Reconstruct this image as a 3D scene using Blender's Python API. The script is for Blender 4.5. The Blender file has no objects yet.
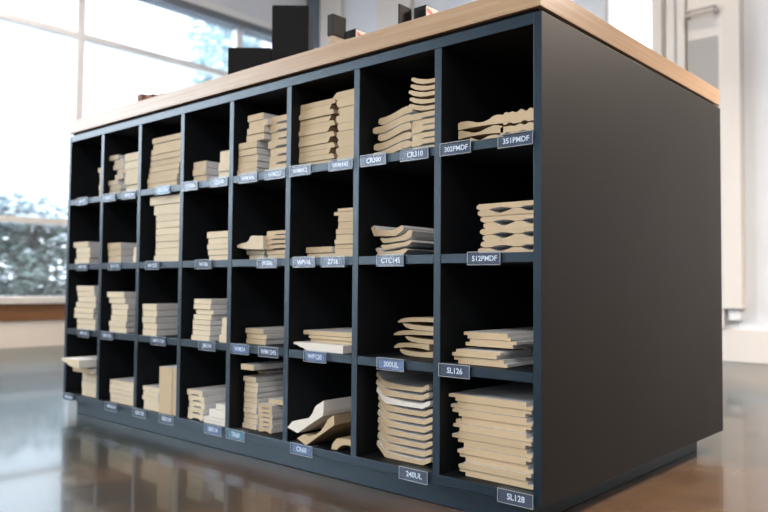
import bpy, bmesh, math, random
from mathutils import Vector, Matrix
random.seed(7)
C = bpy.context.scene.collection
PI = math.pi

# ------------------------------------------------------------------ helpers
def link(name, bm, mats, parent=None, smooth=False):
    me = bpy.data.meshes.new(name)
    bmesh.ops.recalc_face_normals(bm, faces=bm.faces)
    bm.to_mesh(me); bm.free()
    for m in (mats if isinstance(mats, (list, tuple)) else [mats]):
        me.materials.append(m)
    if smooth:
        for p in me.polygons: p.use_smooth = True
    o = bpy.data.objects.new(name, me); C.objects.link(o)
    if parent: o.parent = parent
    return o

def tag(o, label=None, cat=None, group=None, kind=None):
    if label: o['label'] = label
    if cat: o['category'] = cat
    if group: o['group'] = group
    if kind: o['kind'] = kind
    return o

def empty(name, loc=(0, 0, 0), rz=0):
    o = bpy.data.objects.new(name, None); C.objects.link(o)
    o.location = loc; o.rotation_euler = (0, 0, rz); o.empty_display_size = .05
    return o

def add_box(bm, x0, x1, y0, y1, z0, z1, bev=0.0, mi=0):
    vs = [bm.verts.new((x, y, z)) for x in (x0, x1) for y in (y0, y1) for z in (z0, z1)]
    fs = []
    for a in ((0, 1, 3, 2), (4, 6, 7, 5), (0, 4, 5, 1), (2, 3, 7, 6), (0, 2, 6, 4), (1, 5, 7, 3)):
        f = bm.faces.new([vs[i] for i in a]); f.material_index = mi; fs.append(f)
    if bev:
        es = list({e for f in fs for e in f.edges})
        bmesh.ops.bevel(bm, geom=es, offset=bev, segments=2, affect='EDGES', profile=.5)

def box(name, x0, x1, y0, y1, z0, z1, m, parent=None, bev=0.0):
    bm = bmesh.new(); add_box(bm, x0, x1, y0, y1, z0, z1, bev)
    return link(name, bm, m, parent)

def struct(name, x0, x1, y0, y1, z0, z1, m, bev=0.0):
    o = box(name, x0, x1, y0, y1, z0, z1, m, None, bev)
    o['kind'] = 'structure'
    return o

# ------------------------------------------------------------------ materials
def new_mat(name):
    m = bpy.data.materials.new(name); m.use_nodes = True
    nt = m.node_tree
    return m, nt, nt.nodes['Principled BSDF'], nt.nodes['Material Output']

def plain(name, col, rough=.5, spec=.5, noise=0.0, nscale=8.0, bump=0.0, stretch=(1, 1, 1), metal=0.0, coords='Object'):
    m, nt, b, out = new_mat(name)
    b.inputs['Roughness'].default_value = rough
    b.inputs['Specular IOR Level'].default_value = spec
    b.inputs['Metallic'].default_value = metal
    b.inputs['Base Color'].default_value = (*col, 1)
    if noise or bump:
        tc = nt.nodes.new('ShaderNodeTexCoord'); mp = nt.nodes.new('ShaderNodeMapping')
        mp.inputs['Scale'].default_value = stretch
        nt.links.new(tc.outputs[coords], mp.inputs['Vector'])
        n = nt.nodes.new('ShaderNodeTexNoise'); n.inputs['Scale'].default_value = nscale
        n.inputs['Detail'].default_value = 6
        nt.links.new(mp.outputs[0], n.inputs['Vector'])
        if noise:
            r = nt.nodes.new('ShaderNodeValToRGB')
            r.color_ramp.elements[0].position = .3; r.color_ramp.elements[1].position = .7
            r.color_ramp.elements[0].color = (*[c * (1 - noise) for c in col], 1)
            r.color_ramp.elements[1].color = (*[min(1, c * (1 + noise)) for c in col], 1)
            nt.links.new(n.outputs['Fac'], r.inputs[0]); nt.links.new(r.outputs[0], b.inputs['Base Color'])
        if bump:
            bp = nt.nodes.new('ShaderNodeBump'); bp.inputs['Strength'].default_value = bump
            bp.inputs['Distance'].default_value = .002
            nt.links.new(n.outputs['Fac'], bp.inputs['Height']); nt.links.new(bp.outputs[0], b.inputs['Normal'])
    return m

def clear_mat(name, tint=(1, 1, 1), gloss=.06, haze=0.0, rough=.02, fres=.5):
    m, nt, b, out = new_mat(name)
    nt.nodes.remove(b)
    tr = nt.nodes.new('ShaderNodeBsdfTransparent'); tr.inputs[0].default_value = (*tint, 1)
    gl = nt.nodes.new('ShaderNodeBsdfGlossy'); gl.inputs['Roughness'].default_value = rough
    df = nt.nodes.new('ShaderNodeBsdfDiffuse'); df.inputs[0].default_value = (.8, .87, .95, 1)
    lw = nt.nodes.new('ShaderNodeLayerWeight'); lw.inputs[0].default_value = .35
    ma = nt.nodes.new('ShaderNodeMath'); ma.operation = 'MULTIPLY_ADD'
    ma.inputs[1].default_value = fres; ma.inputs[2].default_value = gloss
    ma.use_clamp = True
    nt.links.new(lw.outputs['Fresnel'], ma.inputs[0])
    m1 = nt.nodes.new('ShaderNodeMixShader'); m2 = nt.nodes.new('ShaderNodeMixShader')
    m1.inputs[0].default_value = haze
    nt.links.new(tr.outputs[0], m1.inputs[1]); nt.links.new(df.outputs[0], m1.inputs[2])
    nt.links.new(ma.outputs[0], m2.inputs[0])
    nt.links.new(m1.outputs[0], m2.inputs[1]); nt.links.new(gl.outputs[0], m2.inputs[2])
    nt.links.new(m2.outputs[0], out.inputs['Surface'])
    return m

def board_mat(name, col, var=.10, rough=.62):
    """sawn fibreboard: fine speckle, slight variation from board to board"""
    m, nt, b, out = new_mat(name)
    b.inputs['Roughness'].default_value = rough; b.inputs['Specular IOR Level'].default_value = .25
    tc = nt.nodes.new('ShaderNodeTexCoord')
    n = nt.nodes.new('ShaderNodeTexNoise'); n.inputs['Scale'].default_value = 260; n.inputs['Detail'].default_value = 3
    n2 = nt.nodes.new('ShaderNodeTexNoise'); n2.inputs['Scale'].default_value = 22; n2.inputs['Detail'].default_value = 4
    nt.links.new(tc.outputs['Object'], n.inputs['Vector']); nt.links.new(tc.outputs['Object'], n2.inputs['Vector'])
    oi = nt.nodes.new('ShaderNodeObjectInfo')
    a = nt.nodes.new('ShaderNodeMath'); a.operation = 'ADD'
    nt.links.new(n.outputs['Fac'], a.inputs[0]); nt.links.new(n2.outputs['Fac'], a.inputs[1])
    s = nt.nodes.new('ShaderNodeMath'); s.operation = 'ADD'
    nt.links.new(a.outputs[0], s.inputs[0]); nt.links.new(oi.outputs['Random'], s.inputs[1])
    mr = nt.nodes.new('ShaderNodeMapRange')
    mr.inputs['From Min'].default_value = .6; mr.inputs['From Max'].default_value = 2.4
    mr.inputs['To Min'].default_value = 1 - var; mr.inputs['To Max'].default_value = 1 + var
    nt.links.new(s.outputs[0], mr.inputs['Value'])
    mx = nt.nodes.new('ShaderNodeVectorMath'); mx.operation = 'SCALE'
    mx.inputs[0].default_value = col
    nt.links.new(mr.outputs[0], mx.inputs['Scale'])
    nt.links.new(mx.outputs[0], b.inputs['Base Color'])
    return m

def floor_mat():
    m, nt, b, out = new_mat('polished_concrete')
    tc = nt.nodes.new('ShaderNodeTexCoord')
    def noise(scale, detail, rough=.55):
        n = nt.nodes.new('ShaderNodeTexNoise'); n.inputs['Scale'].default_value = scale
        n.inputs['Detail'].default_value = detail; n.inputs['Roughness'].default_value = rough
        nt.links.new(tc.outputs['Object'], n.inputs['Vector']); return n
    big, mid, fine = noise(.9, 5), noise(5, 8, .65), noise(60, 4)
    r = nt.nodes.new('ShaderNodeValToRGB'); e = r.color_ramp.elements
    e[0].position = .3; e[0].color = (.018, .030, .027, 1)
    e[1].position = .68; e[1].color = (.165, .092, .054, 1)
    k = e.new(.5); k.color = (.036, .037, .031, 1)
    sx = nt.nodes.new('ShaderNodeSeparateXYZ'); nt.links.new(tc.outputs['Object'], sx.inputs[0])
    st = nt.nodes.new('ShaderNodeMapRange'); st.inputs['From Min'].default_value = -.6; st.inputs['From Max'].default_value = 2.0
    st.inputs['To Min'].default_value = -.14; st.inputs['To Max'].default_value = .2     # brown stain toward the right, warm light there partly put into its tone
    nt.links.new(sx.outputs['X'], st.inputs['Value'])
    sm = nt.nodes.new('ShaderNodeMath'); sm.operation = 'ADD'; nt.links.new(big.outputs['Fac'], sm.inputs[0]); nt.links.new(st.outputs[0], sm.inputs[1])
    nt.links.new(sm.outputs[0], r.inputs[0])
    r2 = nt.nodes.new('ShaderNodeValToRGB'); e = r2.color_ramp.elements
    e[0].position = .35; e[0].color = (.75, .75, .75, 1); e[1].position = .7; e[1].color = (1.18, 1.16, 1.14, 1)
    nt.links.new(mid.outputs['Fac'], r2.inputs[0])
    mx = nt.nodes.new('ShaderNodeMix'); mx.data_type = 'RGBA'; mx.blend_type = 'MULTIPLY'; mx.inputs[0].default_value = 1
    nt.links.new(r.outputs[0], mx.inputs[6]); nt.links.new(r2.outputs[0], mx.inputs[7])
    nt.links.new(mx.outputs[2], b.inputs['Base Color'])
    mr = nt.nodes.new('ShaderNodeMapRange'); mr.inputs['To Min'].default_value = .22; mr.inputs['To Max'].default_value = .30
    nt.links.new(mid.outputs['Fac'], mr.inputs['Value']); nt.links.new(mr.outputs[0], b.inputs['Roughness'])
    b.inputs['Specular IOR Level'].default_value = .28
    b.inputs['Coat Weight'].default_value = .32; b.inputs['Coat Tint'].default_value = (.78, .95, 1, 1); b.inputs['Specular Tint'].default_value = (.75, .95, .95, 1); b.inputs['Coat Roughness'].default_value = .05
    bp = nt.nodes.new('ShaderNodeBump'); bp.inputs['Strength'].default_value = .012; bp.inputs['Distance'].default_value = .002
    nt.links.new(mid.outputs['Fac'], bp.inputs['Height']); nt.links.new(bp.outputs[0], b.inputs['Normal'])
    return m

def wood_mat(name, a, c, stretch, rough=.5):
    m, nt, b, out = new_mat(name)
    b.inputs['Roughness'].default_value = rough; b.inputs['Specular IOR Level'].default_value = .35
    tc = nt.nodes.new('ShaderNodeTexCoord'); mp = nt.nodes.new('ShaderNodeMapping')
    mp.inputs['Scale'].default_value = stretch
    nt.links.new(tc.outputs['Object'], mp.inputs['Vector'])
    n = nt.nodes.new('ShaderNodeTexNoise'); n.inputs['Scale'].default_value = 1; n.inputs['Detail'].default_value = 8
    n.inputs['Distortion'].default_value = .4
    nt.links.new(mp.outputs[0], n.inputs['Vector'])
    r = nt.nodes.new('ShaderNodeValToRGB'); e = r.color_ramp.elements
    e[0].position = .3; e[0].color = (*a, 1); e[1].position = .7; e[1].color = (*c, 1)
    nt.links.new(n.outputs['Fac'], r.inputs[0]); nt.links.new(r.outputs[0], b.inputs['Base Color'])
    return m

def leaf_mat(name, dark, snow, amount):
    m, nt, b, out = new_mat(name)
    b.inputs['Roughness'].default_value = .6
    g = nt.nodes.new('ShaderNodeNewGeometry')
    r = nt.nodes.new('ShaderNodeValToRGB'); e = r.color_ramp.elements
    e[0].position = 0; e[0].color = (*dark, 1)
    e[1].position = 1; e[1].color = (*snow, 1)
    k = e.new(1 - amount); k.color = (*[d * 2.2 for d in dark], 1)
    k = e.new(min(.99, 1 - amount + .04)); k.color = (*snow, 1)
    nt.links.new(g.outputs['Random Per Island'], r.inputs[0]); nt.links.new(r.outputs[0], b.inputs['Base Color'])
    return m

M = dict(
    paint=plain('charcoal_paint', (.008, .018, .030), .35, .5, .12, 14, .15),  # front edges, cool window light put into the blue
    paint_shaded=plain('shaded_interior_paint', (.006, .0075, .0095), .6, .25),  # same charcoal, darkened for the shade inside the cubbies
    side=plain('warm_lit_side_paint', (.027, .0255, .0245), .55, .14, .06, 5, .1),  # outer sides, same charcoal with the warm light there put into its tone
    gap=plain('shadow_gap_black', (.006, .006, .006), .8, .1),
    oak=wood_mat('oak_worktop', (.41, .265, .155), (.51, .35, .22), (3, 3, 130), .3),
    mdf=board_mat('raw_fibreboard', (.61, .47, .30)),
    shade=board_mat('raw_fibreboard_dull', (.55, .44, .31)),
    pale=board_mat('pale_lit_fibreboard', (.76, .64, .455)),  # cream fibreboard, lightened further for the brighter light on the left stacks
    white=board_mat('white_primed_end', (.80, .76, .68), .05),
    primer=board_mat('white_primer', (.80, .79, .78), .06, .45),
    tanside=board_mat('raw_board_side', (.42, .32, .21)),
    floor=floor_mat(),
    wall=plain('warm_white_wall', (.80, .74, .68), .8, .2, .03, 3),
    wall_taupe=plain('taupe_wall', (.30, .25, .21), .8, .2, .03, 3),
    wall_cool=plain('cool_white_wall', (.82, .86, .92), .8, .2, .03, 3),
    cream=plain('cream_wall', (.92, .83, .74), .8, .2, .03, 3),
    ceil=plain('ceiling_white', (.82, .80, .78), .9, .1),
    trim=plain('white_trim_paint', (.82, .78, .74), .45, .4),
    frame=plain('window_frame_paint', (.92, .93, .95), .4, .4),
    beam=plain('grey_steel_beam', (.19, .21, .24), .5, .4),
    greytrim=plain('grey_blue_paint', (.16, .20, .245), .5, .3),
    band=wood_mat('brown_wood_band', (.20, .085, .035), (.30, .14, .06), (2, 2, 60)),
    glass=clear_mat('window_glass', (.97, .985, 1), .03),
    acrylic=clear_mat('clear_acrylic', (.93, .96, 1), .003, .03, .2, .05),
    edge=plain('acrylic_edge', (.34, .38, .42), .3, .5),
    card=plain('slate_card', (.050, .066, .105), .6, .15),
    card_blue=plain('blue_card', (.12, .19, .33), .6, .15),
    card_teal=plain('teal_card', (.10, .27, .33), .6, .15),
    card_grey=plain('grey_card', (.09, .105, .13), .6, .15),
    ink=plain('white_lettering', (.86, .88, .9), .6, .2),
    black=plain('black_display_paint', (.008, .008, .0095), .6, .15, .1, 20),
    black2=plain('worn_black_paint', (.016, .015, .016), .6, .2, .1, 20),
    brown=plain('brown_block', (.20, .085, .05), .6, .3, .15, 30),
    woodblk=wood_mat('weathered_wood', (.30, .24, .18), (.48, .40, .31), (8, 8, 70)),
    red=plain('red_print', (.70, .10, .07), .5, .4),
    paper=plain('white_paper', (.85, .82, .80), .6, .3),
    steel=plain('brushed_steel', (.55, .53, .51), .3, .5, metal=.8),
    snow=plain('snow_ground', (.85, .88, .92), .9, .1, .05, 2),
    leaf=leaf_mat('snowy_evergreen_leaves', (.10, .13, .115), (.58, .63, .66), .13),
    leaf2=leaf_mat('snow_laden_leaves', (.26, .31, .33), (.82, .86, .88), .6),
    leaf3=leaf_mat('frosted_tree_leaves', (.28, .37, .38), (.8, .86, .9), .35),
    bark=plain('tree_bark', (.12, .09, .07), .9, .1, .3, 12),
    ext=plain('white_siding', (.80, .82, .85), .7, .2),
)

M['paint'].node_tree.nodes['Principled BSDF'].inputs['Specular Tint'].default_value = (.70, .86, 1, 1)  # cool window light put into the sheen of the front edges

# ------------------------------------------------------------------ dimensions
P, T, H, TZ, Z0 = .2, .01536, .19188, .01649, .044
W = 8 * P + T                 # cabinet width
D = .8656                     # cabinet depth
BACK = .42                    # cubbies are this deep
TOPB = Z0 + 4 * H             # underside of the top panel
TOPT = TOPB + .01885
GB = TOPT + .00785            # underside of the worktop
GT = GB + .03856
ROWS = ['bottom', 'third', 'second', 'top']          # by shelf index
COLS = ['first', 'second', 'third', 'fourth', 'fifth', 'sixth', 'seventh', 'eighth']
ORD = ['topmost', 'second', 'third', 'fourth', 'fifth', 'sixth', 'seventh', 'eighth', 'ninth', 'tenth', 'eleventh', 'twelfth']
def shelf_z(k): return Z0 + k * H + TZ

# ------------------------------------------------------------------ room shell
XL, XR, YB, YF, ZC = -2.375, 5.2, 3.15, -5.6, 3.2
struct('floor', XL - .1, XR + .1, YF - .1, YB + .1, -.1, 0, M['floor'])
struct('ceiling', XL - .1, XR + .1, YF - .1, YB + .1, ZC, ZC + .1, M['ceil'])
struct('wall_right', XR, XR + .1, YF, YB, 0, ZC, M['wall_taupe'])
FX0, FX1, FZ0, FZ1 = 1.9, 4.8, .8, 2.5
bm = bmesh.new()
add_box(bm, XL, FX0, YF - .1, YF, 0, ZC); add_box(bm, FX1, XR, YF - .1, YF, 0, ZC)
add_box(bm, FX0, FX1, YF - .1, YF, 0, FZ0); add_box(bm, FX0, FX1, YF - .1, YF, FZ1, ZC)
o = link('wall_front', bm, M['wall']); o['kind'] = 'structure'
w3 = empty('window_3', ((FX0 + FX1) / 2, YF - .05, FZ0)); w3['kind'] = 'structure'
bm = bmesh.new(); hw = (FX1 - FX0) / 2; hh = FZ1 - FZ0
for a, b, c, d in ((-hw, -hw + .04, 0, hh), (hw - .04, hw, 0, hh), (-.02, .02, .04, hh - .04), (-hw + .04, hw - .04, 0, .04), (-hw + .04, hw - .04, hh - .04, hh)):
    add_box(bm, a, b, -.03, .03, c, d, .002)
link('window_frame', bm, M['frame'], w3)
bm = bmesh.new(); add_box(bm, -hw + .04, hw - .04, -.003, .003, .04, hh - .04); link('pane', bm, M['glass'], w3)
# back wall with one window opening
WX0, WX1, WZ0, WZ1 = .235, .535, 1.2, 2.6
bm = bmesh.new()
add_box(bm, XL - .1, WX0, YB, YB + .1, 0, ZC); add_box(bm, WX1, XR, YB, YB + .1, 0, ZC)
add_box(bm, WX0, WX1, YB, YB + .1, 0, WZ0); add_box(bm, WX0, WX1, YB, YB + .1, WZ1, ZC)
o = link('wall_back', bm, M['wall_cool']); o['kind'] = 'structure'
# left wall: cream plinth wall below the glazing, plaster above
bm = bmesh.new()
add_box(bm, XL - .12, XL, YF, YB, 0, .158); add_box(bm, XL - .12, XL - .012, YF, YB, .158, .262)
add_box(bm, XL - .12, XL, YF, YB, 2.46, ZC, 0, 1)
add_box(bm, XL - .12, XL, YF, YF + .5, .262, 2.46)
o = link('wall_left', bm, [M['cream'], M['wall_cool']]); o['kind'] = 'structure'
struct('trim_1', XL - .012, XL + .012, YF, YB, .158, .257, M['band'], .003)        # brown wood band
struct('trim_2', XL - .10, XL + .035, YF, YB, .259, .302, M['trim'], .004)          # sill
struct('trim_3', XL - .11, XL + .03, YF, YB, 2.345, 2.40, M['beam'], .003)          # head beam
struct('trim_4', XL - .11, XL + .012, YF, YB, 2.401, 2.46, M['frame'], .003)
win = empty('window_1', (XL - .05, YF + .5, .302)); win['kind'] = 'structure'
bm = bmesh.new()
fx0, fx1 = -.03, .03
y0, y1 = 0, YB - .03 - (YF + .5)
for yc in [2.445 - 1.25 * i for i in range(7)]:
    yy = yc - (YF + .5)
    if 0 < yy < y1: add_box(bm, fx0, fx1, yy - .027, yy + .027, 0, 2.043, .003)
link('mullion', bm, M['frame'], win)
for nm, za, zb in (('lower_rail', .445, .48), ('upper_rail', 1.648, 1.69)):
    bm = bmesh.new(); add_box(bm, fx0 - .004, fx1 + .004, y0, y1, za, zb, .003)
    link(nm, bm, M['trim'] if nm == 'lower_rail' else M['frame'], win)
bm = bmesh.new(); add_box(bm, -.004, .004, y0, y1, .0, 2.043)
link('pane', bm, M['glass'], win)
struct('trim_5', XL, XL + .155, YB - .045, YB - .001, 0, ZC, M['greytrim'], .003)     # grey corner post
# pilasters on the back wall
for i, (a, b, d) in enumerate(((-2.215, -1.975, .04), (-1.585, -1.25, .04), (.545, .60, .05), (.622, .668, .035), (.69, .735, .06))):
    struct('trim_%d' % (6 + i), a, b, YB - d, YB - .001, 0, ZC, M['trim'], .004)
struct('baseboard_back', .74, XR, YB - .022, YB - .001, 0, .172, M['trim'], .004)
w2 = empty('window_2', ((WX0 + WX1) / 2, YB + .05, WZ0)); w2['kind'] = 'structure'
bm = bmesh.new(); hw = (WX1 - WX0) / 2
for a, b, c, d in ((-hw, -hw + .02, 0, WZ1 - WZ0), (hw - .02, hw, 0, WZ1 - WZ0), (-hw + .02, hw - .02, 0, .03), (-hw + .02, hw - .02, WZ1 - WZ0 - .03, WZ1 - WZ0)):
    add_box(bm, a, b, -.03, .03, c, d, .002)
link('window_frame', bm, M['trim'], w2)
bm = bmesh.new(); add_box(bm, -hw + .02, hw - .02, -.003, .003, .03, WZ1 - WZ0 - .03); link('pane', bm, M['glass'], w2)

# white tall display panel hung on the back wall with a steel pull rail
t = empty('hanging_board', (.975, YB, .28))
tag(t, 'tall narrow white panel hanging on the back wall right of the cabinet', 'panel')
bm = bmesh.new(); add_box(bm, -.047, .047, -.07, -.002, 0, 2.6, .004); link('face_board', bm, M['trim'], t)
bm = bmesh.new(); add_box(bm, -.03, .03, -.04, -.002, -.06, -.002, .002); link('bracket', bm, M['frame'], t)
t = empty('door_1', (.835, YB, .176)); t['kind'] = 'structure'
bm = bmesh.new(); add_box(bm, -.092, .088, -.045, -.025, 0, 2.62, .003); link('door_leaf', bm, M['trim'], t)
bm = bmesh.new(); add_box(bm, -.088, .07, -.049, -.0455, .2, 1.57, .001); link('lower_pane', bm, plain('pale_grey_pane', (.46, .45, .44), .35, .5), t)
bm = bmesh.new(); add_box(bm, -.09, .08, -.10, -.088, 1.685, 1.70, .003); add_box(bm, -.09, .08, -.10, -.088, 1.71, 1.722, .003)
add_box(bm, -.085, -.07, -.089, -.0455, 1.687, 1.72); add_box(bm, .06, .075, -.089, -.0455, 1.687, 1.72)
link('pull_rail', bm, M['steel'], t)

# unseen drum pendants added as fill light for the room and cabinet side
for x, y, z, en, where in ((2.22, 1.35, 1.64, 33, 'over the right-hand aisle beside the cabinet'), (3.7, -.4, 2.3, 3, 'over the right-hand aisle near the camera'),
                           (1.1, 2.45, 2.6, 3, 'between the cabinet and the back wall'), (-1.3, -.1, 2.5, 20, 'between the cabinet and the big window')):
    t = empty('fill_pendant', (x, y, z))
    tag(t, 'added white drum fill lamp hanging ' + where, 'lamp', 'added fill lamps')
    bm = bmesh.new(); bmesh.ops.create_cone(bm, segments=40, radius1=.21, radius2=.19, depth=.2, cap_ends=False, matrix=Matrix.Translation((0, 0, .1)))
    link('lamp_shade', bm, M['trim'], t, True)
    bm = bmesh.new(); bmesh.ops.create_cone(bm, segments=12, radius1=.006, radius2=.006, depth=ZC - z - .1, cap_ends=True, matrix=Matrix.Translation((0, 0, .1 + (ZC - z - .1) / 2)))
    link('cord', bm, M['black'], t)
    L = bpy.data.lights.new('fill_pendant_light', 'AREA'); L.shape = 'DISK'; L.size = .36
    L.energy = en; L.color = (1.0, .86, .73)
    lo = bpy.data.objects.new('fill_pendant_light', L); C.objects.link(lo); lo.location = (x, y, z + .01)
    if y < 1:                                                        # added uplights, brightening the upper wall and ceiling
        L2 = L.copy(); L2.energy = 26 if x < 0 else 10
        lo = bpy.data.objects.new('fill_pendant_uplight', L2); C.objects.link(lo); lo.location = (x, y, z + .19); lo.rotation_euler = (PI, 0, 0)

# broad unseen ceiling panel added as room fill on the camera's side
t = empty('ceiling_fill', (2.5, -3.3, ZC))
tag(t, 'large square white fill light panel added over the open floor', 'ceiling light')
bm = bmesh.new(); add_box(bm, -.8, .8, -.8, .8, -.05, -.001, .004); link('housing', bm, M['trim'], t)
L = bpy.data.lights.new('ceiling_fill_light', 'AREA'); L.shape = 'SQUARE'; L.size = 1.5; L.energy = 70; L.color = (1, .96, .92)
lo = bpy.data.objects.new('ceiling_fill_light', L); C.objects.link(lo); lo.location = (2.5, -3.3, ZC - .06)

# ------------------------------------------------------------------ outdoors
struct('ground', XL - 14, XL - .13, -14, 14, -.12, -.02, M['snow'])
def foliage(bm, cx, cy, cz, rx, ry, rz, n, size, rnd):
    for _ in range(n):
        while True:
            v = Vector((rnd.uniform(-1, 1), rnd.uniform(-1, 1), rnd.uniform(-1, 1)))
            if .25 < v.length < 1: break
        v = v.normalized() * (v.length ** .35)
        wob = 1 + .22 * math.sin(v.x * 5 + cy * 3) * math.cos(v.z * 6 + cx) + .15 * math.sin(v.y * 7 + cx * 2)
        p = Vector((cx + v.x * rx * wob, cy + v.y * ry * wob, cz + v.z * rz * wob))
        if p.z < 0: continue
        q = Matrix.Rotation(rnd.uniform(0, 6.28), 3, 'Z') @ Matrix.Rotation(rnd.uniform(-1.2, 1.2), 3, 'X')
        s = size * rnd.uniform(.6, 1.4)
        a = q @ Vector((s, 0, 0)); b = q @ Vector((0, s * .55, 0)); u = q @ Vector((0, 0, s * .2))
        vs = [bm.verts.new(p - a), bm.verts.new(p + b + u), bm.verts.new(p + a), bm.verts.new(p - b + u)]
        bm.faces.new(vs)
rnd = random.Random(3)
t = empty('snowy_hedge', (-5.2, .4, -.02))
tag(t, 'snow-dusted evergreen hedge outside the big window left of the cabinet', 'hedge')
bm, b2, b3 = bmesh.new(), bmesh.new(), bmesh.new()
for i in range(11):
    y = -4.4 + .82 * i; h = 1.14 + .1 * math.sin(i * 2.3) + .012 * i
    foliage(bm, -.12 * (i % 2), y, h * .42, .5, .56, h * .5, 5200, .042, rnd)
    foliage(b2, -.12 * (i % 2), y, h * .90, .45, .52, h * .17, 900, .05, rnd)
    bmesh.ops.create_cone(b3, segments=8, radius1=.05, radius2=.03, depth=h * .6, cap_ends=True, matrix=Matrix.Translation((0, y, h * .3)))
link('leaf_mass', bm, M['leaf'], t); link('snow_cap', b2, M['leaf2'], t); link('stem', b3, M['bark'], t)
t = empty('frosted_tree', (-6.0, 5.0, -.02))
tag(t, 'pale frosted tree outside, seen above the worktop beside the black display box', 'tree')
bm = bmesh.new(); foliage(bm, 0, 0, 3.35, .5, .48, .75, 2600, .06, rnd); link('crown', bm, M['leaf3'], t)
bm = bmesh.new(); bmesh.ops.create_cone(bm, segments=10, radius1=.09, radius2=.03, depth=3.2, cap_ends=True)
bmesh.ops.translate(bm, verts=bm.verts, vec=(0, 0, 1.6)); link('trunk', bm, M['bark'], t)

# ------------------------------------------------------------------ cabinet
cab = empty('cubby_cabinet', (W / 2, D / 2, 0))
tag(cab, 'large charcoal cabinet of thirty-two open cubbies for moulding samples', 'cabinet')
def cpart(name, x0, x1, y0, y1, z0, z1, m, bev=.0008):
    o = box(name, x0 - W / 2, x1 - W / 2, y0 - D / 2, y1 - D / 2, z0, z1, m, cab, bev)
    return o
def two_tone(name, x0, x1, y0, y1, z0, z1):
    """front edge takes the satin paint, the rest a copy darkened for cubby shade"""
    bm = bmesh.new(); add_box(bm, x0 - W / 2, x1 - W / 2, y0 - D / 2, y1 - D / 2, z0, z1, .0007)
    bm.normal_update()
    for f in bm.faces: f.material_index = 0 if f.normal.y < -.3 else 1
    return link(name, bm, [M['paint'], M['paint_shaded']], cab)
# side panels: each face gets its lit or shaded copy of the charcoal
for xa, xb, s in ((0, T, -1), (W - T, W, 1)):
    bm = bmesh.new(); add_box(bm, xa - W / 2, xb - W / 2, -D / 2, D / 2, Z0, TOPT, .0012)
    bm.normal_update()
    for f in bm.faces:
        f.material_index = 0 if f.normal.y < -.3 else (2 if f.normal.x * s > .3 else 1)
    link('side_panel', bm, [M['paint'], M['paint_shaded'], M['side']], cab)
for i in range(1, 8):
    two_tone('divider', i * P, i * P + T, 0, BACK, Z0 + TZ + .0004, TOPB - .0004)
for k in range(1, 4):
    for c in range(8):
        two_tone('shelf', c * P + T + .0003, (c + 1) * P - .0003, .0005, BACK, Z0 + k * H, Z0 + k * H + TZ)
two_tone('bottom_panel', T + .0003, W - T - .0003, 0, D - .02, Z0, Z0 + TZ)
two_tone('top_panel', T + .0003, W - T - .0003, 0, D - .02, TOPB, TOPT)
cpart('partition', T + .0005, W - T - .0005, BACK + .0005, BACK + .015, Z0 + TZ + .001, TOPB - .001, M['paint_shaded'])
cpart('back_panel', T + .0005, W - T - .0005, D - .019, D - .003, Z0 + .001, TOPT - .001, M['paint'])
cpart('plinth', .036, 1.576, .026, .80, .0005, Z0 - .0005, M['paint'])
cpart('spacer_strip', .012, W - .012, .008, D - .012, TOPT + .0003, GB - .0003, M['gap'], 0)
top = box('worktop', -.001, W - .002, -.001, D + .004, GB, GT, M['oak'], None, .0012)
tag(top, 'thick oak worktop lying on the charcoal cubby cabinet', 'worktop')

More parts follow.
